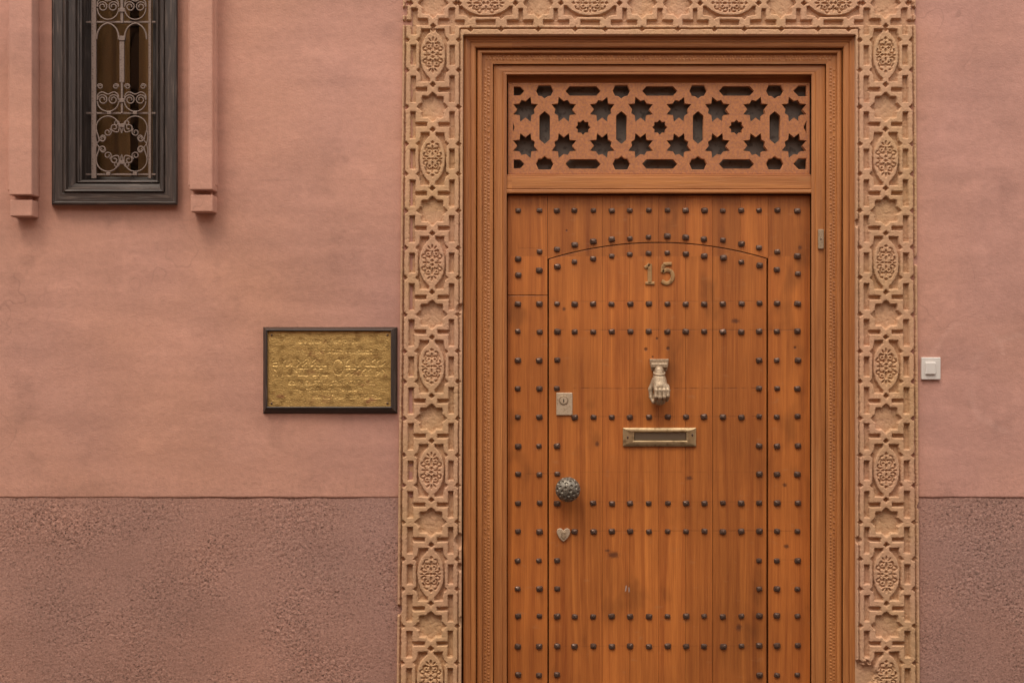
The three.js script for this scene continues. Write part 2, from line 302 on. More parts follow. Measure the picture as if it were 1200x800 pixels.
// ------------------------------------------------------------------ house wall
const house = thing('house_wall', 'terracotta plastered house wall with a darker roughcast plinth, around door and window', 'wall');
const inDoor = (x, y) => x > PX(482) && x < PX(1066) && y < PY(-22);
const inWindow = (x, y) => x > PX(68) && x < PX(200) && y > PY(232) && y < PY(-250);
const wide = (d) => [-9, -6, -4, -3.2, ...steps(-2.7, 2.7, d), 3.2, 4, 6, 9];
{
  const UP = 0.0036;
  const ys = [DADO, DADO + 0.0005, DADO + 0.005, ...steps(DADO + 0.008, 2.9, 0.010), 3.1, 3.4, 3.8, TOPY];
  const zf = (x, y) => UP + 0.0035 * fbm(x * 1.7, y * 2.1 + 4, 3) + 0.0012 * fbm(x * 9, y * 11, 3);
  const g = sheet(wide(0.010), ys, null, (x, y) => inDoor(x, y) || inWindow(x, y), (x, y, i, j) => {
    if (j === 0) return [x, DADO + 0.004 * fbm(x * 9, 3.3, 5) - 0.0004, -0.004];                                // the ragged lower lip of the paint coat
    if (j === 1) return [x, DADO + 0.004 * fbm(x * 9, 3.3, 5), zf(x, DADO) - 0.0013];
    return [x, y, zf(x, y)];
  });
  part('smooth_plaster', g, M.plaster, house);
  const zd = (x, y) => {
    const rough = clamp(0.62 + 1.1 * fbm(x * 3.3 + 20, y * 3.9, 4), 0.12, 1.1) * smooth(0.0, 0.05, DADO - y + 0.02 * fbm(x * 9, y * 9, 2) + 0.012);
    const a = fbm(x * 75, y * 75, 3), b = fbm(x * 140 + 7, y * 140, 2);
    return 0.0012 + 0.003 * fbm(x * 2, y * 2, 3) + rough * (0.0004 * a + 0.0008 * b + 0.0018 * Math.pow(hash(Math.round(x * 238), Math.round(y * 238)), 4) - 0.0026 * Math.pow(hash(Math.round(x * 238) + 999, Math.round(y * 238)), 6));
  };
  const gd = sheet(wide(0.0042), steps(0, DADO + 0.009, 0.0042), zd, inDoor);
  part('rough_plinth', gd, M.dado, house);
  // the masonry behind, with its two openings
  const sh = new THREE.Shape([[-9, 0], [PX(538), 0], [PX(538), PY(36)], [PX(1009), PY(36)], [PX(1009), 0], [9, 0], [9, TOPY], [-9, TOPY]].map(p => new THREE.Vector2(...p)));
  sh.holes.push(new THREE.Path([[PX(74), PY(228)], [PX(194), PY(228)], [PX(194), PY(-244)], [PX(74), PY(-244)]].map(p => new THREE.Vector2(...p))));
  const gm = new THREE.ExtrudeGeometry(sh, { depth: 0.4, bevelEnabled: false }); gm.translate(0, 0, -0.413);
  part('masonry', uvWorld(gm), M.room, house);
  const rm = []; const bx = (w, h, d, x, y, z) => { const b = new THREE.BoxGeometry(w, h, d); b.translate(x, y, z); rm.push(b); };
  bx(18, TOPY, 0.2, 0, TOPY / 2, -3.6); bx(0.2, TOPY, 3.08, -8.9, TOPY / 2, -1.955); bx(0.2, TOPY, 3.08, 8.9, TOPY / 2, -1.955); bx(18, 0.2, 3.7, 0, TOPY + 0.102, -1.86);
  part('room_shell', uvWorld(mergeGeometries(rm)), M.room, house);
}

// ------------------------------------------------------------------ carved plaster surround of the door
const surround = thing('carved_surround', 'carved buff plaster border of stars and leaf medallions around the wooden doorway', 'door surround');
{
  const CELL = 0.65, UNIT = 121.6, DEEP = 0.0145;
  const box = (x, y, cx, cy, hx, hy) => { const dx = Math.abs(x - cx) - hx, dy = Math.abs(y - cy) - hy; return Math.hypot(Math.max(dx, 0), Math.max(dy, 0)) + Math.min(0, Math.max(dx, dy)); };
  const dia = (x, y, cx, cy, r) => (Math.abs(x - cx) + Math.abs(y - cy) - r) * 0.75;
  const seg = (x, y, x0, y0, x1, y1, r) => { const vx = x1 - x0, vy = y1 - y0, t = clamp(((x - x0) * vx + (y - y0) * vy) / (vx * vx + vy * vy)); return Math.hypot(x - x0 - t * vx, y - y0 - t * vy) - r * (1 - 0.55 * Math.abs(2 * t - 1)); };
  // signed distance (px) to the hollows of one repeat: a = |u| across, t along from one blank star to the middle of the medallion
  let LEAF = 9;                                           // the finer, shallower leaf work
  function hollows(u, t, kind) {
    const a = Math.abs(u); let d = 1e9;
    d = Math.min(d, box(a, t, 22.6, 21, 2.9, 15.2), box(a, t, 13.4, 20.4, 6.8, 2.3), box(a, t, 22.6, 60.8, 2.9, 11.2));
    for (const s of [0, 43.2]) d = Math.min(d, dia(a, t, 30.4, s, 3), dia(a, t, 15.4, s, s ? 3.2 : 2.2));
    d = Math.min(d, dia(a, t, 0, 26.4, 3.1));
    { const ang = Math.atan2(t, a), r = Math.hypot(a, t), k = ((ang % (Math.PI / 4)) + Math.PI / 4) % (Math.PI / 4) - Math.PI / 8;      // the blank eight-pointed star
      d = Math.min(d, (r - (13.2 + 3.8 * Math.abs(k) / (Math.PI / 8))) * 0.85); }
    const q = Math.abs(60.8 - t) / 29, lens = a - 13.7 * Math.pow(Math.max(0, 1 - Math.pow(q, 2.3)), 0.78);
    const edge = Math.max(a - mix(15.7, 13.5, smooth(46, 31, t)), 30.2 - t, 3.6 - a);
    d = Math.min(d, Math.max(edge, 0.9 - lens));
    // leaf work inside the medallion
    if (lens < 3) {
      const m = 60.8 - t;
      const ring = (x, y, r, w, a0, a1) => { const an = Math.atan2(m - y, a - x); return an > a0 && an < a1 ? Math.abs(Math.hypot(a - x, m - y) - r) - w : 9; };
      const leaf = kind === 0
        ? Math.min(ring(4.4, 10.4, 3.4, 0.75, -2.4, 2.2), ring(4.8, 4.2, 2.6, 0.7, -1.2, 2.9), ring(9.2, 7.2, 2.1, 0.65, -2.2, 1.8), seg(a, m, 0, 6.4, 0, 13.4, 1.2), seg(a, m, 0, 16.6, 0, 21, 1.0), seg(a, m, 3.6, 0, 9.8, 0, 1.25), dia(a, m, 0, 2.4, 1.9), seg(a, m, 2.4, 16.2, 4.6, 19.2, 0.85), seg(a, m, 5.8, 15.0, 8.0, 12.6, 0.8), dia(a, m, 4.6, 10.4, 1.2))
        : Math.min(ring(3.2, 8.4, 3.6, 0.75, -1.0, 2.9), ring(7.4, 5.0, 2.6, 0.7, -2.6, 1.0), ring(4.6, 14.6, 2.6, 0.65, -1.8, 2.0), seg(a, m, 0, 3.4, 0, 7.6, 1.1), seg(a, m, 0, 11.4, 0, 15.6, 1.0), seg(a, m, 2.6, 0, 5.6, 0, 1.1), seg(a, m, 8.2, 0, 10.8, 0, 0.9), dia(a, m, 0, 19.4, 1.9), dia(a, m, 0, 0, 1.5), seg(a, m, 8.8, 10.2, 7.0, 14.4, 0.85), dia(a, m, 3.4, 8.4, 1.3));
      LEAF = Math.min(LEAF, leaf);
    }
    return d;
  }
  const LX = 507.5, RX = 1038, TYC = 4, topStars = [[507.5, 631], [631, 752.5], [794.5, 915.5], [915.5, 1038]];
  const fold = t => t > UNIT / 2 ? UNIT - t : t;
  function depthAt(px, py) {                              // distance to the hollows anywhere on the border, in pixels
    let d = 1e9;
    const col = px < 548 ? LX : px > 1000 ? RX : null;
    if (col !== null && py > -34) {
      const yy = py - TYC, n = Math.floor(yy / UNIT), t = yy - n * UNIT;
      if (yy >= 0) d = Math.min(d, hollows(px - col, fold(t), (n + (col === RX ? 1 : 0)) & 1));
      else d = Math.min(d, hollows(px - col, -yy, 0));
      const sgn = col === LX ? -1 : 1;
      d = Math.min(d, Math.abs((px - col) * sgn - 32) - 0.75);
      if (py > 34) d = Math.min(d, Math.abs((px - col) * sgn + 31.5) - 0.5);
    }
    if (py < 42) {
      const v = py - TYC;
      if (px < 507.5 || px > 1038) d = Math.min(d, hollows(v, px < 507.5 ? 507.5 - px : px - 1038, 0));
      else {
        let hit = false;
        topStars.forEach(([x0, x1], k) => { if (px >= x0 && px <= x1) { const t = (px - x0) * UNIT / (x1 - x0); d = Math.min(d, hollows(v, fold(t), k === 0 || k === 3 ? 0 : 1)); hit = true; } });
        if (!hit) { const t = Math.min(px - 752.5, 794.5 - px); d = Math.min(d, hollows(v, t * 1.0, 0)); }
      }
      if (px > 540 && px < 1006) d = Math.min(d, Math.abs(v - 29.6) - 0.45);
      d = Math.min(d, Math.abs(v + 31.5) - 0.7);
    }
    return d;
  }
  const kx = px => px < 760 ? mix(-7.5, -2.5, clamp((px - 470) / 40)) : px < 1020 ? 0.8 : mix(0.8, 5, clamp((px - 1036) / 40));
  const chip = (px, py) => {                              // places where the edge has broken away
    let c = 0; const n = 2.4 * fbm(px * 0.16, py * 0.16, 3);
    const spot = (x, y, rx, ry) => { c = Math.max(c, smooth(1.15, 0.75, Math.hypot((px - x) / rx, (py - y) / ry) + n * 0.16)); };
    spot(541, 361, 5, 5); spot(540, 634, 5, 9); spot(541, 665, 3, 5); spot(1004, 262, 3, 5); spot(1005, 633, 4, 4); spot(1003, 800, 15, 27); spot(1014, 792, 13, 16); spot(543, 728, 2.6, 6); spot(1074, 305, 4, 6); spot(1076, 592, 4, 5); spot(474, 715, 3, 6);
    return c;
  };
  const Z0 = 0.016; let pn = 0;
  const tones = [[1, 1, 1], [0.965, 0.96, 0.95], [1.03, 1.02, 1.0], [0.985, 0.97, 0.985], [1.01, 1.015, 1.03]].map(c => { const m = M.stucco.clone(); m.color = new THREE.Color(...c); return m; });
  function panel(x0, x1, y0, y1, back) {
    const xs = steps(x0, x1, CELL), ys = steps(y0, y1, CELL), nx = xs.length, ny = ys.length;
    const warp = (px, py, i, j) => {
      LEAF = 9; const wob = 0.55 * fbm(px * 0.05, py * 0.05, 2), d = depthAt(px + wob * 0.6 + 0.35 * noise(px * 0.4, py * 0.4), py + wob);
      let z = Z0 - DEEP * Math.max(smooth(0.55, -0.5, d), 0.45 * smooth(0.55, -0.35, LEAF)) * (0.9 + 0.14 * noise(px * 0.02 + 7, py * 0.02));
      z += 0.0011 * fbm(px * 0.09, py * 0.09, 3) + 0.0006 * noise(px * 0.55, py * 0.55) - 0.0016 * smooth(0.3, 0.7, fbm(px * 0.12 + 30, py * 0.12, 3)) - 0.0011 * smooth(2.2, 0.4, d) * smooth(0.0, 0.5, noise(px * 0.21, py * 0.21));
      { const cc = chip(px, py); z = mix(z, -0.002 + 0.0016 * fbm(px * 0.22, py * 0.22, 3), cc); }
      const edge = Math.min(back.l ? i : 9, back.r ? nx - 1 - i : 9, back.t ? j : 9, back.b ? ny - 1 - j : 9);
      if (edge === 0) z = -0.03; else if (edge === 1) z = Math.min(z, Z0) - 0.0014;
      let x = px + kx(px) * py / 800, y = py;
      if (back.l && i === 0) x = xs[1] + kx(xs[1]) * py / 800 - 0.02; if (back.r && i === nx - 1) x = xs[nx - 2] + kx(xs[nx - 2]) * py / 800 + 0.02;
      return [PX(x, 0.012), PY(y, 0.012), z];
    };
    part('carved_panel', sheet(xs, ys, null, null, warp), tones[(pn++ * 3) % 5], surround);
  }
  const LE = 471.5, LI = 543.5, RI = 1002.5, RE = 1074;
  panel(LE, LI, -31, 41.5, { l: 1, t: 1 }); panel(RI, RE, -31, 41.5, { r: 1, t: 1 });
  const cuts = [LI, 631, 752.5, 794.5, 915.5, RI];
  for (let i = 0; i < 5; i++) panel(cuts[i], cuts[i + 1], -31, 41.5, { t: 1, b: 1 });
  const yc = [41.5]; for (let n = 1; n < 8; n++) yc.push(TYC + UNIT * n); yc.push(915);
  for (let n = 0; n + 1 < yc.length; n++) { panel(LE, LI, yc[n], yc[n + 1], { l: 1, r: 1 }); panel(RI, RE, yc[n], yc[n + 1], { l: 1, r: 1 }); }
}

// ------------------------------------------------------------------ wooden door frame with its pierced transom
const BOT = 914;
const frame = thing('door_frame', 'stepped orange-brown wooden door frame with a pierced star transom above the door', 'door frame');
{
  const R = (l, r, t, z) => [l, r, t, BOT, z];
  const half = (l0, l1, r0, r1, t0, t1, z, h, n = 6) => Array.from({ length: n + 1 }, (_, i) => { const k = i / n, a = Math.PI * k; return R(mix(l0, l1, k), mix(r0, r1, k), mix(t0, t1, k), z + h * Math.sin(a)); });
  const outer = [R(541, 1006, 39, -0.05), R(543.2, 1003.8, 41.2, -0.006), ...half(544, 548, 1003, 999, 42, 46, -0.005, 0.002, 4), R(548.2, 998.8, 46.3, -0.0085), R(550.6, 996.4, 48.7, -0.0085), R(551, 996, 49, -0.0115), R(551.8, 995.2, 49.8, -0.0115), R(552.2, 994.8, 50.2, -0.0085), R(556, 990, 54.5, -0.010), R(557.4, 988.4, 56.2, -0.015), R(558.2, 987.6, 57, -0.034)];
  const middle = [R(558.2, 987.6, 57, -0.040), R(559.4, 986.4, 58.2, -0.025), ...half(560, 564.5, 985.8, 981.4, 58.8, 62.3, -0.024, 0.0028, 5), R(565, 981, 62.8, -0.034), R(577.5, 968.5, 74.8, -0.035), R(577.8, 968.2, 75.2, -0.054)];
  const inner = [R(577.8, 968.2, 75.2, -0.056), R(578.6, 967.4, 76, -0.0455), R(579.2, 966.8, 76.6, -0.0445), R(588.5, 956.4, 84, -0.0445), R(589, 956, 84.3, -0.0465), ...half(589.4, 593.6, 955.6, 951.4, 84.6, 87.6, -0.0455, 0.003, 5), R(593.9, 951, 87.8, -0.052), R(594, 950.8, 87.9, -0.10), R(594.1, 950.7, 88, -0.16)];
  for (const s of ['left', 'right', 'top']) { part('outer_moulding', sweep(outer, s), M.frame, frame); part('middle_moulding', sweep(middle, s), M.frame, frame); part('inner_moulding', sweep(inner, s), M.frame, frame); }
  // the carved strips: two staggered rows of little cut teeth
  const tooth = (px, py, w, h) => { const z = -0.0352, c = P(px, py, z), g = new THREE.ConeGeometry(1, 1, 4, 1, true); g.rotateY(Math.PI / 4); g.rotateX(Math.PI / 2); g.scale(w * S * 0.74, h * S * 0.74, 0.0032); g.translate(c.x, c.y, z + 0.002); return g; };
  const strip = (list) => { const g = mergeGeometries(list); uvWorld(g, 1); part('carved_strip', g, M.frame, frame).userData.kind = 'stuff'; };
  const L = [], Rr = [], T = [];
  for (let y = 78, k = 0; y < 905; y += 3.9, k++) for (let c = 0; c < 2; c++) {
    if (hash(k, c) < 0.12) continue;
    const yy = y + (c & 1 ? 1.95 : 0) + 0.3 * (hash(k, c + 9) - 0.5);
    L.push(tooth(568.6 + c * 3.8, yy, 3.2, 3.2)); Rr.push(tooth(977.6 - c * 3.8, yy, 3.2, 3.2));
  }
  for (let x = 569, k = 0; x < 977; x += 3.9, k++) for (let c = 0; c < 2; c++) { if (hash(k + 900, c) < 0.08) continue; T.push(tooth(x + (c & 1 ? 1.95 : 0), 66 + c * 3.5, 3.2, 3.1)); }
  strip(L); strip(Rr); strip(T);
  // transom rail between fretwork and door
  part('transom_rail', mergeGeometries([pxBox(592.5, 207, 952.5, 221.5, -0.14, -0.052, 0.0025), pxBox(592.5, 221.8, 952.5, 226.4, -0.139, -0.048, 0.004, 3), pxBox(592.5, 204.4, 952.5, 207.6, -0.138, -0.057, 0.002)].map(g => uvWorld(g, 1, 1, true))), M.frame, frame);
  // pierced panel
  const holes = [], ZF = -0.070;
  const poly = (cx, cy, pts) => pts.map(([x, y]) => [cx + x, cy + y]);
  const small = (cx, cy, f) => holes.push(poly(cx, cy, f === 0 ? [[-10, 0], [-7.2, 5.6], [-3.6, 6], [0, 8.8], [3.6, 6], [7.2, 5.6], [10, 0], [7, -6.6], [-7, -6.6]] : [[-10, 0], [-7, 6.6], [7, 6.6], [10, 0], [7.2, -5.6], [3.6, -6], [0, -8.8], [-3.6, -6], [-7.2, -5.6]]));
  const star8 = (cx, cy, ro, ri, rot) => holes.push(poly(cx, cy, Array.from({ length: 16 }, (_, i) => { const a = rot + i * Math.PI / 8, r = i & 1 ? ri : ro; return [r * Math.cos(a), r * Math.sin(a)]; })));
  const starCut = (cx, cy, sx, sy) => holes.push(poly(cx, cy, Array.from({ length: 16 }, (_, i) => { const a = Math.PI / 8 + i * Math.PI / 8, ox = Math.cos(a) * sx, oy = Math.sin(a) * sy; const cut = !(i & 1) && ((ox > 0.8 && oy > 0) || (oy < -0.8 && ox < 0)); const r = i & 1 ? 11 : cut ? 13.2 : 17.2; return [r * Math.cos(a), r * Math.sin(a)]; })));
  const longH = (cx, cy, f) => holes.push(poly(cx, cy, [[-22, 0], [-16, -6.6], [16, -6.6], [22, 0], [16, 6.6], [-16, 6.6]]));
  const longV = (cx, cy) => holes.push(poly(cx, cy, [[0, -20.6], [7.2, -14.4], [7.2, 14.4], [0, 20.6], [-7.2, 14.4], [-7.2, -14.4]]));
  const C = 773.3, N = 45;
  for (let k = -4; k <= 4; k++) {
    const x = C + k * N;
    if (k % 2 === 0) { if (Math.abs(k) < 4) { longH(x, 106.5); longH(x, 192); star8(x, 149, 10.4, 7.8, 0); } }
    else { small(x, 106.5, 0); small(x, 192, 1); longV(x, 149.3); }
  }
  for (let k = -4; k < 4; k++) { const x = C + (k + 0.5) * N; const sx = k & 1 ? -1 : 1; starCut(x, 128, sx, 1); starCut(x, 170.5, sx, -1); }
  for (const [x, s] of [[601, 1], [945.4, -1]]) {
    for (const y of [106.5, 192]) holes.push(poly(x, y, [[0, -6.2], [9 * s, -6.2], [15 * s, 0], [9 * s, 6.2], [0, 6.2]]));
    holes.push(poly(x, 149, [[0, -7], [3 * s, 0], [0, 7]]));
  }
  const fr = extrudePx([[595.2, 97], [949.6, 97], [949.6, 204.6], [595.2, 204.6]], holes, ZF - 0.020, ZF, 0.0030, 2);
  part('fretwork_panel', uvWorld(fr, 1, 1, true), M.fret, frame);
  part('fret_bead', uvWorld(pxBox(594.6, 85.5, 950.2, 97.6, ZF - 0.03, ZF - 0.016, 0.001), 1, 1, true), M.frame, frame);
  part('backing_board', pxBoxPlain(594.5, 92, 950.3, 206, -0.135, -0.104), M.board, frame);
}
{
  const o = thing('contact_plate', 'small upright brass plate on the right jamb of the wooden door frame', 'metal plate');
  part('plate', pxBox(959.4, 268.6, 965.8, 291.4, -0.0444, -0.036, 0.002), M.oldBrass, o);
  const s = new THREE.SphereGeometry(0.003, 10, 8); s.scale(1, 1, 0.5); const p = P(962.6, 280, -0.0358); s.translate(p.x, p.y, p.z); part('screw', uvWorld(s), M.iron, o);
}

// ------------------------------------------------------------------ the door
const door = thing('wooden_door', 'large orange-brown plank door with rows of iron studs and an arched wicket', 'door');
let wicket;
const arcY = (px, off = 0) => { const Rr = 440, c = 772, y0 = 284 + Rr; return y0 - Math.sqrt(Math.max(0, Rr * Rr - (px - c) ** 2)) + off; };
const uvDoor = g => {
  const p = g.attributes.position, uv = new Float32Array(p.count * 2);
  for (let i = 0; i < p.count; i++) { uv[2 * i] = (p.getX(i) - DX0) / (DX1 - DX0); uv[2 * i + 1] = (p.getY(i) - DY0) / (DY1 - DY0); }
  g.setAttribute('uv', new THREE.BufferAttribute(uv, 2)); return g;
};
{
  const arc = (x0, x1, off, rev) => { const a = steps(x0, x1, 6).map(x => [x, arcY(x, off)]); return rev ? a.reverse() : a; };
  wicket = part('wicket_door', extrudePx([[644.4, BOT - 4], [897.4, BOT - 4], ...arc(644.4, 897.4, 1.4, true)], null, ZD - 0.0436, ZD - 0.0405), M.gap, door, 'arched inner leaf with the number, hand knocker and letter plate');
  const plank = (pts, zj, parent, bev = 0.0011) => part('plank', uvDoor(extrudePx(pts, null, ZD - 0.04 + zj, ZD + zj, bev, 2)), M.door, parent);
  const g = 0.08;
  plank([[594.8, 229], [641.6, 229], [641.6, 345.6], [594.8, 345.6]], 0, door); plank([[594.8, 346.4], [641.6, 346.4], [641.6, BOT - 3], [594.8, BOT - 3]], 0.0004, door);
  plank([[900.6, 229], [949.8, 229], [949.8, BOT - 3], [900.6, BOT - 3]], -0.0005, door);
  const e = [641.8, 706, 738, 772, 803.5, 835.5, 868, 900.4];
  for (let i = 0; i + 1 < e.length; i++) plank([[e[i] + g, 229], [e[i + 1] - g, 229], ...arc(e[i] + g, e[i + 1] - g, -0.5, true)], 0.0012 * (hash(i, 3) - 0.5), door, 0.0006);
  const w = [643.2, 706, 738, 772, 803.5, 835.5, 898.6];
  for (let i = 0; i + 1 < w.length; i++) { const l = w[i] + (i === 5 ? 0.25 : g), r = w[i + 1] - (i === 4 ? 0.25 : g); plank([[l, BOT - 4], [r, BOT - 4], ...arc(l, r, 0.7, true)], 0.0014 * (hash(i, 8) - 0.5), wicket, i === 0 || i > 3 ? 0.001 : 0.0006); }
  part('backing', pxBoxPlain(594.8, 229, 949.8, BOT - 3, ZD - 0.062, ZD - 0.044), M.gap, door);

  // iron studs, each with the slight irregularity of a hammered head
  const dome = (v) => {                                   // a square hammered head with softened corners
    const prof = [[0.0138, 0], [0.0134, 0.0028], [0.0108, 0.0066], [0.0058, 0.0088], [0.0026, 0.0094]], pos = [], N = 16;
    const at = (k, i) => { const a = i / N * Math.PI * 2, c = Math.cos(a), s_ = Math.sin(a), sq = Math.pow(Math.pow(Math.abs(c), 5) + Math.pow(Math.abs(s_), 5), -0.2), rr = prof[k][0] * mix(1, sq, 0.9) * 0.92 * (1 + 0.07 * noise(c * 1.3 + v * 9, s_ * 1.3 + v * 3)); return [rr * c, rr * s_ * 0.82, prof[k][1] * (1 + 0.10 * noise(c + v * 4 + k, s_ + v))]; };
    for (let k = 0; k + 1 < prof.length; k++) for (let i = 0; i < N; i++) { const a = at(k, i), b = at(k, i + 1), c = at(k + 1, i + 1), d = at(k + 1, i); pos.push(...a, ...b, ...c, ...a, ...c, ...d); }
    for (let i = 0; i < N; i++) pos.push(...at(prof.length - 1, i), ...at(prof.length - 1, i + 1), 0, 0, 0.0106);
    const d = new THREE.BufferGeometry(); d.setAttribute('position', new THREE.Float32BufferAttribute(pos, 3)); d.computeVertexNormals();
    return uvWorld(toCreasedNormals(d, 0.55));
  };
  const domes = [0, 1, 2, 3, 4].map(dome);
  const cols = [607, 632, 653, 673.5, 695.5, 717, 738.5, 760.5, 782.5, 804, 825.5, 847.5, 869, 890, 911, 935];
  const up = [303, 295, 292, 287, 283, 280, 279, 277.5, 276.5, 278, 280, 281.6, 285.6, 290.5, 295, 299.6], low = [322, 317, 312, 307, 303, 300, 298, 297, 296, 297, 299.5, 302, 306.5, 311, 316, 321];
  let n = 0;
  const stud = (px, py) => {
    const inW = px > 644 && px < 898 && py > arcY(px), k = n++;
    const o = part('stud', domes[k % 5], M.iron, inW ? wicket : door), p = P(px + 0.9 * (hash(k, 1) - 0.5), py + 0.9 * (hash(k, 2) - 0.5), ZD + 0.0);
    o.position.set(p.x, p.y, ZD - 0.0004); o.rotation.z = 0.35 * (hash(k, 4) - 0.5); o.scale.setScalar(0.80 + 0.2 * hash(k, 6)); o.rotation.x = 0.3 * (hash(k, 7) - 0.5); o.rotation.y = 0.3 * (hash(k, 8) - 0.5);
  };
  cols.forEach((x, i) => { stud(x, 246.5); stud(x, up[i]); stud(x, low[i]); });
  const covered = (x, y) => (x > 650 && x < 672 && y > 455 && y < 492) || Math.hypot(x - 666, y - 576) < 17 || (x > 648 && x < 669 && Math.abs(y - 622) < 6);
  for (const y of [356, 388.5, 488.5, 589.5, 622.5, 722, 757, 858]) cols.forEach(x => { if (!covered(x, y)) stud(x, y + (x > 880 ? -0.6 : 0)); });
  for (const y of [422, 455, 522.5, 555.5, 656.5, 690, 790.5, 824, 891]) for (const x of [607, 632, 653, 890, 911, 935]) if (!covered(x, y)) stud(x, y);
}
{ // the house number, two cut brass digits
  const z0 = ZD - 0.0015, z1 = ZD + 0.006;
  const digit = (name, pts, r) => { const c = new THREE.CatmullRomCurve3(pts.map(([x, y]) => P(x, y, z1 - 0.003)), false, 'catmullrom', 0.5); const t = new THREE.TubeGeometry(c, 48, r, 8); const p = t.attributes.position; for (let i = 0; i < p.count; i++) p.setZ(i, clamp(p.getZ(i), z0, z1 - 0.0008)); t.computeVertexNormals(); return t; };
  const one = mergeGeometries([digit('digit', [[761.6, 309.2], [761.6, 320], [761.6, 331.6]], 0.0080), digit('digit', [[756, 313.8], [758.8, 311.8], [761.4, 309.2]], 0.0060), digit('digit', [[756.4, 331.8], [761.6, 331.8], [767, 331.8]], 0.0056)]);
  const five = mergeGeometries([digit('digit', [[787, 309.2], [782, 309.2], [777.6, 309.6]], 0.0072), digit('digit', [[778, 309.6], [777, 314.5], [776.6, 318.8]], 0.0072), digit('digit', [[776.6, 318.6], [781, 316.4], [786.4, 318], [788.6, 323.4], [786.4, 329.6], [781, 332], [775.6, 329.2]], 0.0074)]);
  M.digit = STD({ map: scaled(brassMap, 0.25), color: new THREE.Color(0.82, 0.64, 0.46), roughness: 0.6, metalness: 0.2 });
  part('number_digit', uvWorld(one), M.digit, door, 'worn brass figure 1 above the knocker'); part('number_digit', uvWorld(five), M.digit, door, 'worn brass figure 5 above the knocker');
}
// a meshed distance field in a box
function fieldMesh(f, c, hx, res) {
  const mc = new MarchingCubes(res, new THREE.MeshBasicMaterial(), false, false, 120000); mc.isolation = 0;
  for (let k = 0; k < res; k++) for (let j = 0; j < res; j++) for (let i = 0; i < res; i++) {
    const h = res / 2; mc.field[i + j * res + k * res * res] = -f(c.x + (i - h) / h * hx, c.y + (j - h) / h * hx, c.z + (k - h) / h * hx) / hx;
  }
  mc.update(); const n = mc.count ?? mc.geometry.drawRange.count;
  const g = new THREE.BufferGeometry();
  const pos = new Float32Array(n * 3); for (let i = 0; i < n; i++) { pos[3 * i] = mc.positionArray[3 * i] * hx + c.x; pos[3 * i + 1] = mc.positionArray[3 * i + 1] * hx + c.y; pos[3 * i + 2] = mc.positionArray[3 * i + 2] * hx + c.z; }
  g.setAttribute('position', new THREE.BufferAttribute(pos, 3));
  const m = mergeVertices(g, hx * 1e-4); m.computeVertexNormals(); return uvWorld(m);
}
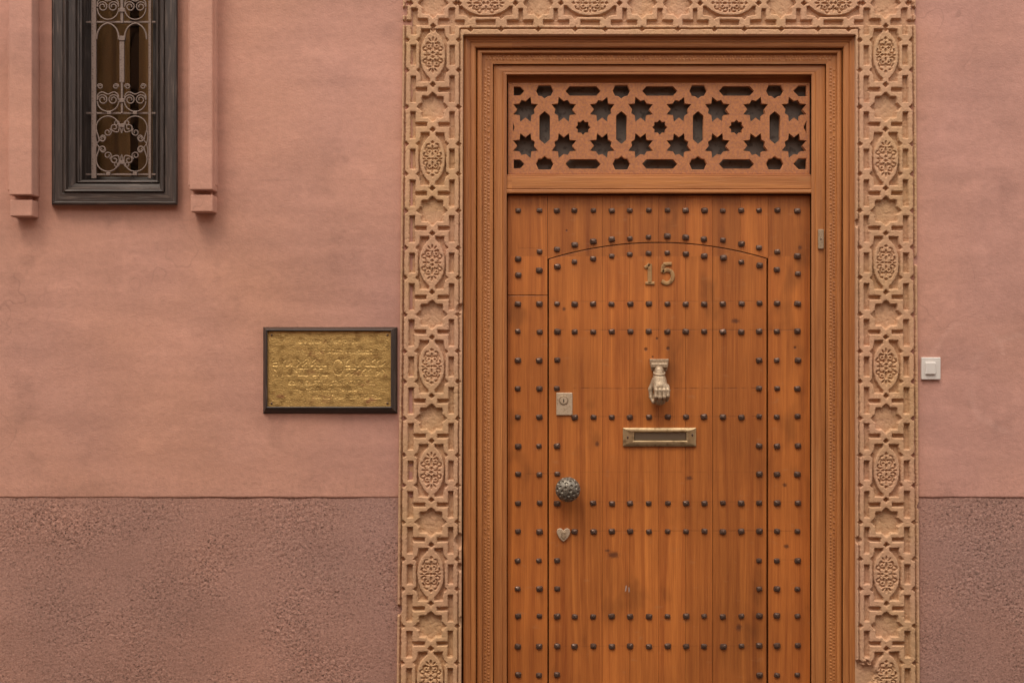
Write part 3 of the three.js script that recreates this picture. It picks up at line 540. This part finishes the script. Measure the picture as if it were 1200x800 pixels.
{ // hand-shaped knocker: hinge plate, cuff, a hand with four bent fingers and a thumb round a ball
  let kn;
  const px = (x, y, z) => { const v = P(x, y, ZD + z); return [v.x, v.y, v.z]; };
  kn = part('door_knocker', mergeGeometries([extrudePx([[761.6, 420.6], [784, 420.6], [783.4, 427], [781.8, 434.5], [764, 434.5], [762.2, 427]], null, ZD - 0.001, ZD + 0.014, 0.003, 3), pxBox(763, 425, 783, 431.5, ZD + 0.008, ZD + 0.026, 0.006, 4)].map(g => g.index ? g.toNonIndexed() : g)), M.oldBrass, door, 'pale metal knocker shaped as a hanging hand holding a ball');
  const caps = (a, b, ra, rb) => { const [ax, ay, az] = a, vx = b[0] - ax, vy = b[1] - ay, vz = b[2] - az, L = vx * vx + vy * vy + vz * vz; return (x, y, z) => { const t = clamp(((x - ax) * vx + (y - ay) * vy + (z - az) * vz) / L); return Math.hypot(x - ax - t * vx, y - ay - t * vy, z - az - t * vz) - mix(ra, rb, t); }; };
  const smin = (a, b, k) => { const h = clamp(0.5 + 0.5 * (b - a) / k); return mix(b, a, h) - k * h * (1 - h); };
  const palm = [caps(px(772.5, 434, 0.024), px(772.5, 441, 0.030), 0.0165, 0.0170), caps(px(769.5, 445, 0.032), px(770.5, 453.5, 0.046), 0.0150, 0.0135), caps(px(776, 445, 0.032), px(778.5, 453.5, 0.046), 0.0150, 0.0130), caps(px(773, 446, 0.036), px(774, 452, 0.046), 0.016, 0.0145)];
  const fingers = [];
  [[768.6, 0.0], [773.4, 0.003], [778.2, 0.003], [782.6, 0.0]].forEach(([fx, up], i) => {
    const len = [1, 1.12, 1.06, 0.86][i];
    const k0 = px(fx - 0.4, 452.5, 0.046 + up), k1 = px(fx + 0.4, 457.4, 0.056 + up), k2 = px(fx + 0.2, 457.4 + 7.4 * len, 0.060 + up), k3 = px(fx - 0.6, 457.4 + 13.4 * len, 0.043);
    fingers.push([caps(k0, k1, 0.0078, 0.0076), caps(k1, k2, 0.0076, 0.0068), caps(k2, k3, 0.0067, 0.0056)]);
  });
  const thumb = [caps(px(766.5, 447, 0.030), px(762.6, 456, 0.030), 0.0105, 0.0090), caps(px(762.6, 456, 0.030), px(763.2, 465.5, 0.036), 0.0084, 0.0072), caps(px(763.2, 465.5, 0.036), px(765.6, 471, 0.044), 0.0070, 0.0056)];
  const hand = (x, y, z) => {
    let d = palm.reduce((a, f) => smin(a, f(x, y, z), 0.012), 1);
    let t = thumb.reduce((a, f) => smin(a, f(x, y, z), 0.004), 1); d = smin(d, t, 0.007);
    let ff = 1; for (const fg of fingers) ff = Math.min(ff, fg.reduce((a, f) => smin(a, f(x, y, z), 0.003), 1));
    return smin(d, ff, 0.0045);
  };
  part('hand', fieldMesh(hand, P(773, 452, ZD + 0.036), 0.085, 84), M.oldBrass, kn);
  const prof = [[0.016, -0.011], [0.0205, -0.0105], [0.0225, -0.006], [0.0205, -0.002], [0.0195, 0.000], [0.0225, 0.0035], [0.0215, 0.0085], [0.016, 0.0095]].map(p => new THREE.Vector2(...p));
  const cf = new THREE.LatheGeometry(prof, 28); cf.rotateX(0.35); const cp = P(772.6, 438.6, ZD + 0.028); cf.translate(cp.x, cp.y, cp.z); part('cuff', uvWorld(cf), M.oldBrass, kn);
  const ball = new THREE.SphereGeometry(0.0265, 32, 24), bp = P(773, 466.2, ZD + 0.032); ball.translate(bp.x, bp.y, bp.z); part('ball', uvWorld(ball), M.oldBrass, kn);
  const sb = new THREE.CylinderGeometry(0.014, 0.017, 0.008, 20); sb.rotateX(Math.PI / 2); const sp = P(773, 468, ZD + 0.003); sb.translate(sp.x, sp.y, sp.z); part('strike_plate', uvWorld(sb), M.iron, kn);
}
{ // letter plate
    const z = ZD, prof = (l, r, t, b, h) => [l, r, t, b, z + h];
  const pr = [prof(730, 816, 501, 523, -0.001), prof(730.2, 815.8, 501.2, 522.8, 0.007), prof(731, 815, 502, 522, 0.009), prof(737.5, 808.5, 504.4, 519, 0.0115), prof(741, 806.4, 505.4, 517.4, 0.0115), prof(743.4, 804.6, 506.4, 516.2, 0.008), prof(743.6, 804.4, 506.6, 516, 0.0)];
  const lb = part('letter_plate', mergeGeometries(['left', 'right', 'top', 'bottom'].map(s => sweep(pr, s))), M.brass, door, 'brass letter plate with a dark hinged flap');
  M.flap = STD({ color: new THREE.Color(0.22, 0.18, 0.13), roughness: 0.35, metalness: 0.7 });
  part('flap', uvWorld(pxBox(743.8, 506.9, 804.2, 515.9, z - 0.002, z + 0.0045, 0.002)), M.flap, lb);
  for (const [x, y] of [[735.8, 512.5], [811.6, 509.5]]) { const s = new THREE.SphereGeometry(0.0034, 12, 8); s.scale(1, 1.6, 0.5); const p = P(x, y, z + 0.0108); s.translate(p.x, p.y, p.z); part('screw', uvWorld(s), M.iron, lb); }
}
{ // lock plate with a round keyway
    M.lock = STD({ map: scaled(speck(256, [0.47, 0.36, 0.25], [0.30, 0.21, 0.13], 8, 14, 0, 0.6), 0.12), roughness: 0.55, metalness: 0.25 });
  const lk = part('lock_plate', pxBox(652, 460, 671, 486.6, ZD - 0.001, ZD + 0.006, 0.003, 3), M.lock, door, 'pale rectangular lock plate with a round cylinder');
  const p = P(660.5, 468.6, ZD + 0.006);
  const t = new THREE.TorusGeometry(0.0145, 0.0028, 10, 28); t.translate(p.x, p.y, p.z); part('cylinder_ring', uvWorld(t), M.oldBrass, lk);
  const c = new THREE.CylinderGeometry(0.0125, 0.0125, 0.006, 24); c.rotateX(Math.PI / 2); c.translate(p.x, p.y, p.z + 0.0005); part('cylinder', uvWorld(c), M.lock, lk);
  const k = new RoundedBoxGeometry(0.003, 0.012, 0.002, 2, 0.0008); k.translate(p.x, p.y - 0.002, p.z + 0.0038); part('keyway', uvWorld(k), M.black, lk);
}
{ // big pierced knob
    const p = P(665.5, 573.5, ZD + 0.05);
  const sg = new THREE.SphereGeometry(0.044, 160, 100); sg.rotateX(Math.PI / 2);
  const q = sg.attributes.position, v = new THREE.Vector3(), cents = [];
  const ga = Math.PI * (3 - Math.sqrt(5)); for (let i = 0; i < 34; i++) { const y = 1 - (i + 0.5) * 2 / 68, r = Math.sqrt(1 - y * y); cents.push(new THREE.Vector3(r * Math.cos(ga * i), r * Math.sin(ga * i), y)); }
  for (let i = 0; i < q.count; i++) {
    v.fromBufferAttribute(q, i).normalize(); let m = 9, m2 = 9;
    for (const c of cents) { const d = c.distanceTo(v); if (d < m) { m2 = m; m = d; } else if (d < m2) m2 = d; }
    const hole = smooth(0.135, 0.095, m), cell = 0;
    const r = 0.044 * (1 - 0.10 * hole - 0.018 * cell * (1 - hole)) ; q.setXYZ(i, v.x * r, v.y * r, v.z * r * 0.82);
  }
  sg.computeVertexNormals(); sg.translate(p.x, p.y, p.z); const kb = part('door_knob', uvWorld(sg), M.knob, door, 'round dark metal knob with a pierced front');
  const prof = [[0.024, 0.055], [0.020, 0.04], [0.020, 0.02], [0.030, 0.010], [0.036, 0.005], [0.037, 0]].map(a => new THREE.Vector2(...a)).reverse();
  const rs = new THREE.LatheGeometry(prof, 36); rs.rotateX(Math.PI / 2); rs.translate(p.x, p.y, ZD - 0.001); part('rose', uvWorld(rs), M.knob, kb);
}
{ // shield-shaped keyhole cover
    const o = [[660.4, 621.6], [662.4, 619.6], [665, 619], [667.4, 620.2], [668.4, 622.8], [667.8, 626], [665.8, 629.6], [663.2, 632.6], [660.4, 634.6], [657.6, 632.6], [655, 629.6], [653, 626], [652.4, 622.8], [653.4, 620.2], [655.8, 619], [658.4, 619.6]];
  const es = part('keyhole_cover', extrudePx(o, null, ZD - 0.001, ZD + 0.008, 0.0025, 3), M.lock, door, 'small pale heart-shaped keyhole cover below the knob');
  part('swing_cover', extrudePx([[658, 623], [663, 623], [663.6, 628.6], [660.5, 632], [657.4, 628.6]], null, ZD + 0.006, ZD + 0.0115, 0.0016, 2), M.oldBrass, es);
}

// ------------------------------------------------------------------ barred window
const win = thing('barred_window', 'narrow dark wooden window with an iron scroll grille, between two plaster pilasters', 'window');
{
  const Q = (l, r, b, z) => [l, r, -262, b, z];
  const outer = [Q(60, 208, 240, -0.01), Q(60.2, 207.8, 239.8, 0.030), Q(61.8, 206.2, 238.2, 0.0345), Q(63.2, 204.8, 236.8, 0.0345), Q(64, 204, 236, 0.032), Q(72.6, 193.4, 226.6, 0.034), Q(73.4, 192.4, 225.6, 0.031), Q(74.2, 191.4, 224.8, 0.037), Q(75.4, 190, 223.6, 0.040), Q(76.6, 188.8, 222.6, 0.038), Q(77.6, 187.6, 221.6, 0.030), Q(80, 187, 219.5, 0.012), Q(88, 186.4, 215, 0.000), Q(88.5, 186, 214.8, -0.004)];
  const sash = [Q(88.5, 186, 214.8, -0.006), Q(89.4, 185.6, 213.8, 0.002), Q(90.6, 185.2, 213.2, 0.005), Q(92, 184.8, 212.6, 0.003), Q(93, 184.4, 212.3, -0.003), Q(95.2, 183, 211.2, -0.006), Q(95.6, 182.4, 210.6, -0.07), Q(106.5, 178.6, 207.5, -0.072), Q(107, 178.2, 207, -0.10)];
  for (const s of ['left', 'right', 'bottom', 'top']) { const f = p => s === 'top' ? p.map(([l, r, t, b, z]) => [l, r, t + (240 - b), b, z]) : p.map(([l, r, t, b, z]) => [l, r, t + (240 - b), b, z]); part('frame', sweep(f(outer), s), M.darkWood, win); part('sash', sweep(f(sash), s), M.darkWood, win); }
  const gp = new THREE.PlaneGeometry(PX(182, -0.085) - PX(102, -0.085), PY(-240, -0.085) - PY(210, -0.085)); gp.translate((PX(182, -0.085) + PX(102, -0.085)) / 2, (PY(-240, -0.085) + PY(210, -0.085)) / 2, -0.085);
  part('pane', gp, M.glass, win);
  // grille
  const gr = new THREE.Group(); gr.name = 'grille'; win.add(gr); gr.userData.label = 'pale iron grille of bars, arches and scrolls';
  const ZG = -0.048, bar = (x0, y0, x1, y1, d = 0.008) => part('bar', pxBox(x0, y0, x1, y1, ZG - d, ZG + 0.002, 0.0015), M.grille, gr);
  bar(106.4, -240, 112.0, 209); bar(173.4, -240, 176.6, 209); bar(140.6, -240, 143.8, 27); bar(139.4, 46, 145, 96.5, 0.006); bar(141, 96.5, 143.4, 133);
  for (const y of [25.6, 132.4, 204.2]) part('bar', pxBox(100, y - 1.1, 182, y + 1.1, ZG - 0.010, ZG - 0.002, 0.001), M.grille, gr);
  const sc = [];
  const tube = (pts, r = 0.0027) => sc.push(new THREE.TubeGeometry(new THREE.CatmullRomCurve3(pts.map(([x, y]) => P(x, y, ZG + 0.0015)), false, 'centripetal'), pts.length * 4, r, 6));
  const arcPts = (cx, cy, r, a0, a1, n = 12, ry = r) => Array.from({ length: n + 1 }, (_, i) => { const a = mix(a0, a1, i / n) * Math.PI / 180; return [cx + r * Math.cos(a), cy - ry * Math.sin(a)]; });
  const spiral = (cx, cy, r, a0, turn, n = 16) => Array.from({ length: n + 1 }, (_, i) => { const k = i / n, a = (a0 + turn * k) * Math.PI / 180, rr = r * (1 - 0.68 * k); return [cx + rr * Math.cos(a), cy - rr * Math.sin(a)]; });
  for (const s of [-1, 1]) {
    const X = x => 142.2 + s * x, m = pts => pts.map(([x, y]) => [142.2 + s * (x - 142.2), y]);
    // pair of scrolls with a swag below: near the top and again above the roundel
    for (const [y, w] of [[8, 23.2], [117, 15]]) {
      tube(m(spiral(152, y, 6.2, 180, -560))); tube(m(spiral(164.4, y, 6.2, 0, 560)));
      tube(m(arcPts(158.2, y + 1.5, 12.6, 180, 360, 14, w === 23.2 ? 13.5 : 12.2)));
      tube(m([[146, y], [146.6, y - 6], [151, y - 9], [158.2, y - 6.5], [165.4, y - 9], [170, y - 6], [171, y]]));
    }
    tube(m([[145.6, 46], [146.4, 39], [150.4, 31.5], [158.4, 27.4], [166.4, 31.5], [170.6, 39], [171.6, 46]]), 0.0033);
    for (const [x, a] of [[149, 180], [167.6, 0]]) tube(m(spiral(x, 101.4, 3.4, a, x > 160 ? 520 : -520)), 0.0023);
    // roundel: a C-scroll in each quarter, its ends curling in
    for (const v of [-1, 1]) {
      const q = pts => m(pts).map(([x, y]) => [x, 168.6 + v * (y - 168.6)]);
      tube(q([...spiral(150.6, 149.6, 4.8, 245, 420, 14).reverse().slice(0, -1), [146.6, 154.6], [145.0, 150], [146.6, 143.6], [151, 138.4], [158, 136.2], [165.4, 138.2], [170.4, 143.4], [172.2, 150.4], [170.4, 157.4], ...spiral(164.6, 161.4, 4.8, 10, -420, 14)]));
      tube(q(spiral(158.6, 155.0, 4.6, 120, 460)), 0.0023);
      tube(q([[171.8, 150], [173, 160], [171.6, 168.6]]), 0.0024);
      tube(q([[171.6, 168.6], [168.6, 164.4], ...spiral(164.8, 163.6, 3.6, 20, 430, 12)]), 0.0023);
      tube(q([...spiral(148.2, 144.6, 3.4, 200, -430, 12).reverse(), [143.6, 150], [142.4, 156]]), 0.0022);
    }
  }
  for (const g of sc) part('scroll', uvWorld(g), M.grille, gr);
  for (const [x, y, r] of [[142.2, 11.5, 3.2], [142.2, 44.6, 3.6], [142.2, 117.6, 3.2], [142.2, 147, 3], [142.2, 190, 3], [127, 132, 2.6], [157.6, 132, 2.6], [126, 203.6, 2.6], [157.6, 203.6, 2.6]]) part('collar', pxBox(x - r, y - r * 0.8, x + r, y + r * 0.8, ZG - 0.008, ZG + 0.005, 0.0025), M.grille, gr);
}
{ // curtain hanging inside the window
  const xs = steps(PX(96, -0.2), PX(190, -0.2), 0.006), ys = steps(PY(232, -0.2), PY(-246, -0.2), 0.05);
  const g = sheet(xs, ys, (x, y) => -0.2 + 0.012 * Math.sin(x * 95 + 1.2 * Math.sin(y * 3)) + 0.006 * Math.sin(x * 41 + y), (x) => x > PX(151, -0.2) && x < PX(164, -0.2));
  const o = part(numbered('curtain'), g, M.curtain, scene); o.userData = { label: 'brown curtain hanging behind the glass of the grilled window', category: 'curtain', kind: 'thing' };
}
// ------------------------------------------------------------------ pilasters
function pilaster(x0, y1, y2, label) {
  const o = thing('plaster_pilaster', label, 'pilaster', null);
  const soft = (g) => { const p = g.attributes.position; for (let i = 0; i < p.count; i++) p.setZ(i, p.getZ(i) + 0.0015 * fbm(p.getX(i) * 14, p.getY(i) * 6, 2)); g.computeVertexNormals(); return g; };
  const column = (a, b, t, bt, z) => { const A = P(a, bt, z), B = P(b, t, z), n = Math.max(2, Math.round((B.y - A.y) / 0.03)); const g = new RoundedBoxGeometry(B.x - A.x, B.y - A.y, z + 0.01, 3, 0.005); g.translate((A.x + B.x) / 2, (A.y + B.y) / 2, (z - 0.01) / 2); return uvWorld(g); };
  part('shaft', column(x0, x0 + 27.2, -290, y1, 0.072), M.plaster, o);
  part('shaft_fillet', column(x0 - 1.5, x0 + 31, -290, y1 - 5, 0.036), M.plaster, o);
  part('neck', column(x0 + 2, x0 + 26, y1 - 1, y1 + 7, 0.026), M.plaster, o);
  part('foot_block', column(x0 + 1.2, x0 + 27.6, y1 + 5.4, y2, 0.062), M.plaster, o);
}
pilaster(9.6, 228.5, 253.6, 'plaster pilaster left of the barred window, at the edge of the wall in view');
pilaster(221.5, 222.5, 248.2, 'plaster pilaster right of the barred window, above the brass plaque');

// ------------------------------------------------------------------ brass plaque
{
  const o = thing('brass_plaque', 'worn brass plaque with engraved lines in a dark wooden frame, left of the door', 'plaque');
  const xs = steps(312.5, 459.5, 0.5), ys = steps(387, 477.5, 0.5), Z = 0.022;
  const glyphs = [];                                      // worn, unreadable engraved strokes
  const line = (y, h, x0, x1, w, r) => { for (let x = x0; x + w < x1; x += w + 1.6 + (rnd() < 0.18 ? w : 0)) {
    glyphs.push([x, y, x + 0.3 * rnd(), y + h, r]);
    if (rnd() < 0.75) glyphs.push([x, y + (rnd() < 0.5 ? 0 : h * 0.5), x + w, y + (rnd() < 0.5 ? 0 : h * 0.5), r]);
    if (rnd() < 0.7) glyphs.push([x, y + h, x + w, y + h * (rnd() < 0.4 ? 0.5 : 1), r]);
    if (rnd() < 0.6) glyphs.push([x + w, y + h * 0.5 * Math.floor(rnd() * 2), x + w, y + h, r]);
  } };
  line(409, 4.5, 372, 446, 3, 0.28); line(420.5, 8, 320, 388, 4.6, 0.42); line(431.5, 8, 320, 388, 4.6, 0.42); line(420.5, 8, 405, 454, 4.6, 0.42); line(431.5, 8, 405, 454, 4.6, 0.42);
  line(446, 4, 338, 440, 2.8, 0.26); line(454, 4, 346, 428, 2.8, 0.26); line(462.5, 4, 366, 450, 2.8, 0.26); line(398, 3.6, 350, 420, 2.6, 0.22);
  for (let a = 0; a < 12; a++) { const t = a * Math.PI / 6, u = t + Math.PI / 6; glyphs.push([396 + 6.5 * Math.cos(t), 430 + 9 * Math.sin(t), 396 + 6.5 * Math.cos(u), 430 + 9 * Math.sin(u), 0.4]); }
  const D = new Float32Array(xs.length * ys.length);
  for (const [x0, y0, x1, y1, r] of glyphs) {
    const i0 = Math.max(0, Math.floor((Math.min(x0, x1) - 2 - 312.5) / 0.5)), i1 = Math.min(xs.length - 1, Math.ceil((Math.max(x0, x1) + 2 - 312.5) / 0.5)), j0 = Math.max(0, Math.floor((Math.min(y0, y1) - 2 - 387) / 0.5)), j1 = Math.min(ys.length - 1, Math.ceil((Math.max(y0, y1) + 2 - 387) / 0.5));
    for (let j = j0; j <= j1; j++) for (let i = i0; i <= i1; i++) { const vx = x1 - x0, vy = y1 - y0, t = clamp(((xs[i] - x0) * vx + (ys[j] - y0) * vy) / (vx * vx + vy * vy + 1e-6)); const d = Math.hypot(xs[i] - x0 - t * vx, ys[j] - y0 - t * vy) - r; D[j * xs.length + i] = Math.max(D[j * xs.length + i], smooth(0.6, -0.4, d)); }
  }
  const g = sheet(xs, ys, null, null, (x, y, i, j) => { const q = P(x, y, Z); return [q.x, q.y, Z - 0.0015 * D[j * xs.length + i] + 0.0011 * fbm(x * 0.9, y * 0.9, 2) + 0.0008 * fbm(x * 0.06, y * 0.09, 3) + 0.0008 * fbm(x * 0.35, y * 0.7, 3)]; });
  const map = colourTex(512, 320, (u, v, c) => { const x = u * 145, y = v * 90, st = fbm(x * 0.10, y * 0.6, 4), p = smooth(-0.1, 0.45, fbm(x * 0.09 + 9, y * 0.16, 5)), f = fbm(x * 0.9, y * 1.8, 3) * 1.6, rd = smooth(0.1, 0.5, fbm(x * 0.03 + 50, y * 0.05, 3)); const k = 1 + 0.3 * st + 0.22 * f; c[0] = mix(0.52, 0.31, p) * k; c[1] = mix(0.34, mix(0.19, 0.14, rd), p) * k; c[2] = mix(0.12, 0.060, p) * k; });
  map.repeat.set(1 / 0.435, 1 / 0.27); map.offset.set(-(PX(314)) / 0.435, -(PY(478)) / 0.27);
  part('plate', g, STD({ map, roughness: 0.46, metalness: 0.55 }), o);
  const pr = [[308, 465.6, 383, 484.6, -0.005], [308.2, 465.4, 383.2, 484.4, 0.008], [308.8, 464.6, 383.8, 483.6, 0.0105], [311, 459.6, 385.8, 478.4, 0.030], [311.8, 458.8, 386.6, 477.4, 0.0312], [313, 458, 387.8, 476.6, 0.030], [313.4, 457.7, 388.2, 476.2, 0.0195]];
  M.plaqueWood = STD({ map: M.darkWood.map, bumpMap: M.darkWood.bumpMap, bumpScale: 0.002, roughness: 0.5, color: new THREE.Color(0.9, 0.8, 0.72) });
  for (const s of ['left', 'right', 'top', 'bottom']) part('frame', sweep(pr, s), M.plaqueWood, o);
  for (const [x, y] of [[318, 392.5], [454, 392.5], [318, 472.5], [454, 472.5]]) { const s = new THREE.SphereGeometry(0.004, 12, 8); s.scale(1, 1, 0.5); const p = P(x, y, Z + 0.0006); s.translate(p.x, p.y, p.z); part('screw', uvWorld(s), M.iron, o); }
}
// ------------------------------------------------------------------ bell push
{
  const o = thing('bell_push', 'small square white bell push on the wall right of the carved border', 'doorbell');
  part('plate', pxBox(1080.5, 418.6, 1103, 444.8, 0.0, 0.014, 0.003, 3), M.white, o);
  part('button', pxBox(1085.4, 424.4, 1097.4, 438.6, 0.012, 0.0205, 0.003, 3), M.white, o);
}

renderer.render(scene, camera);
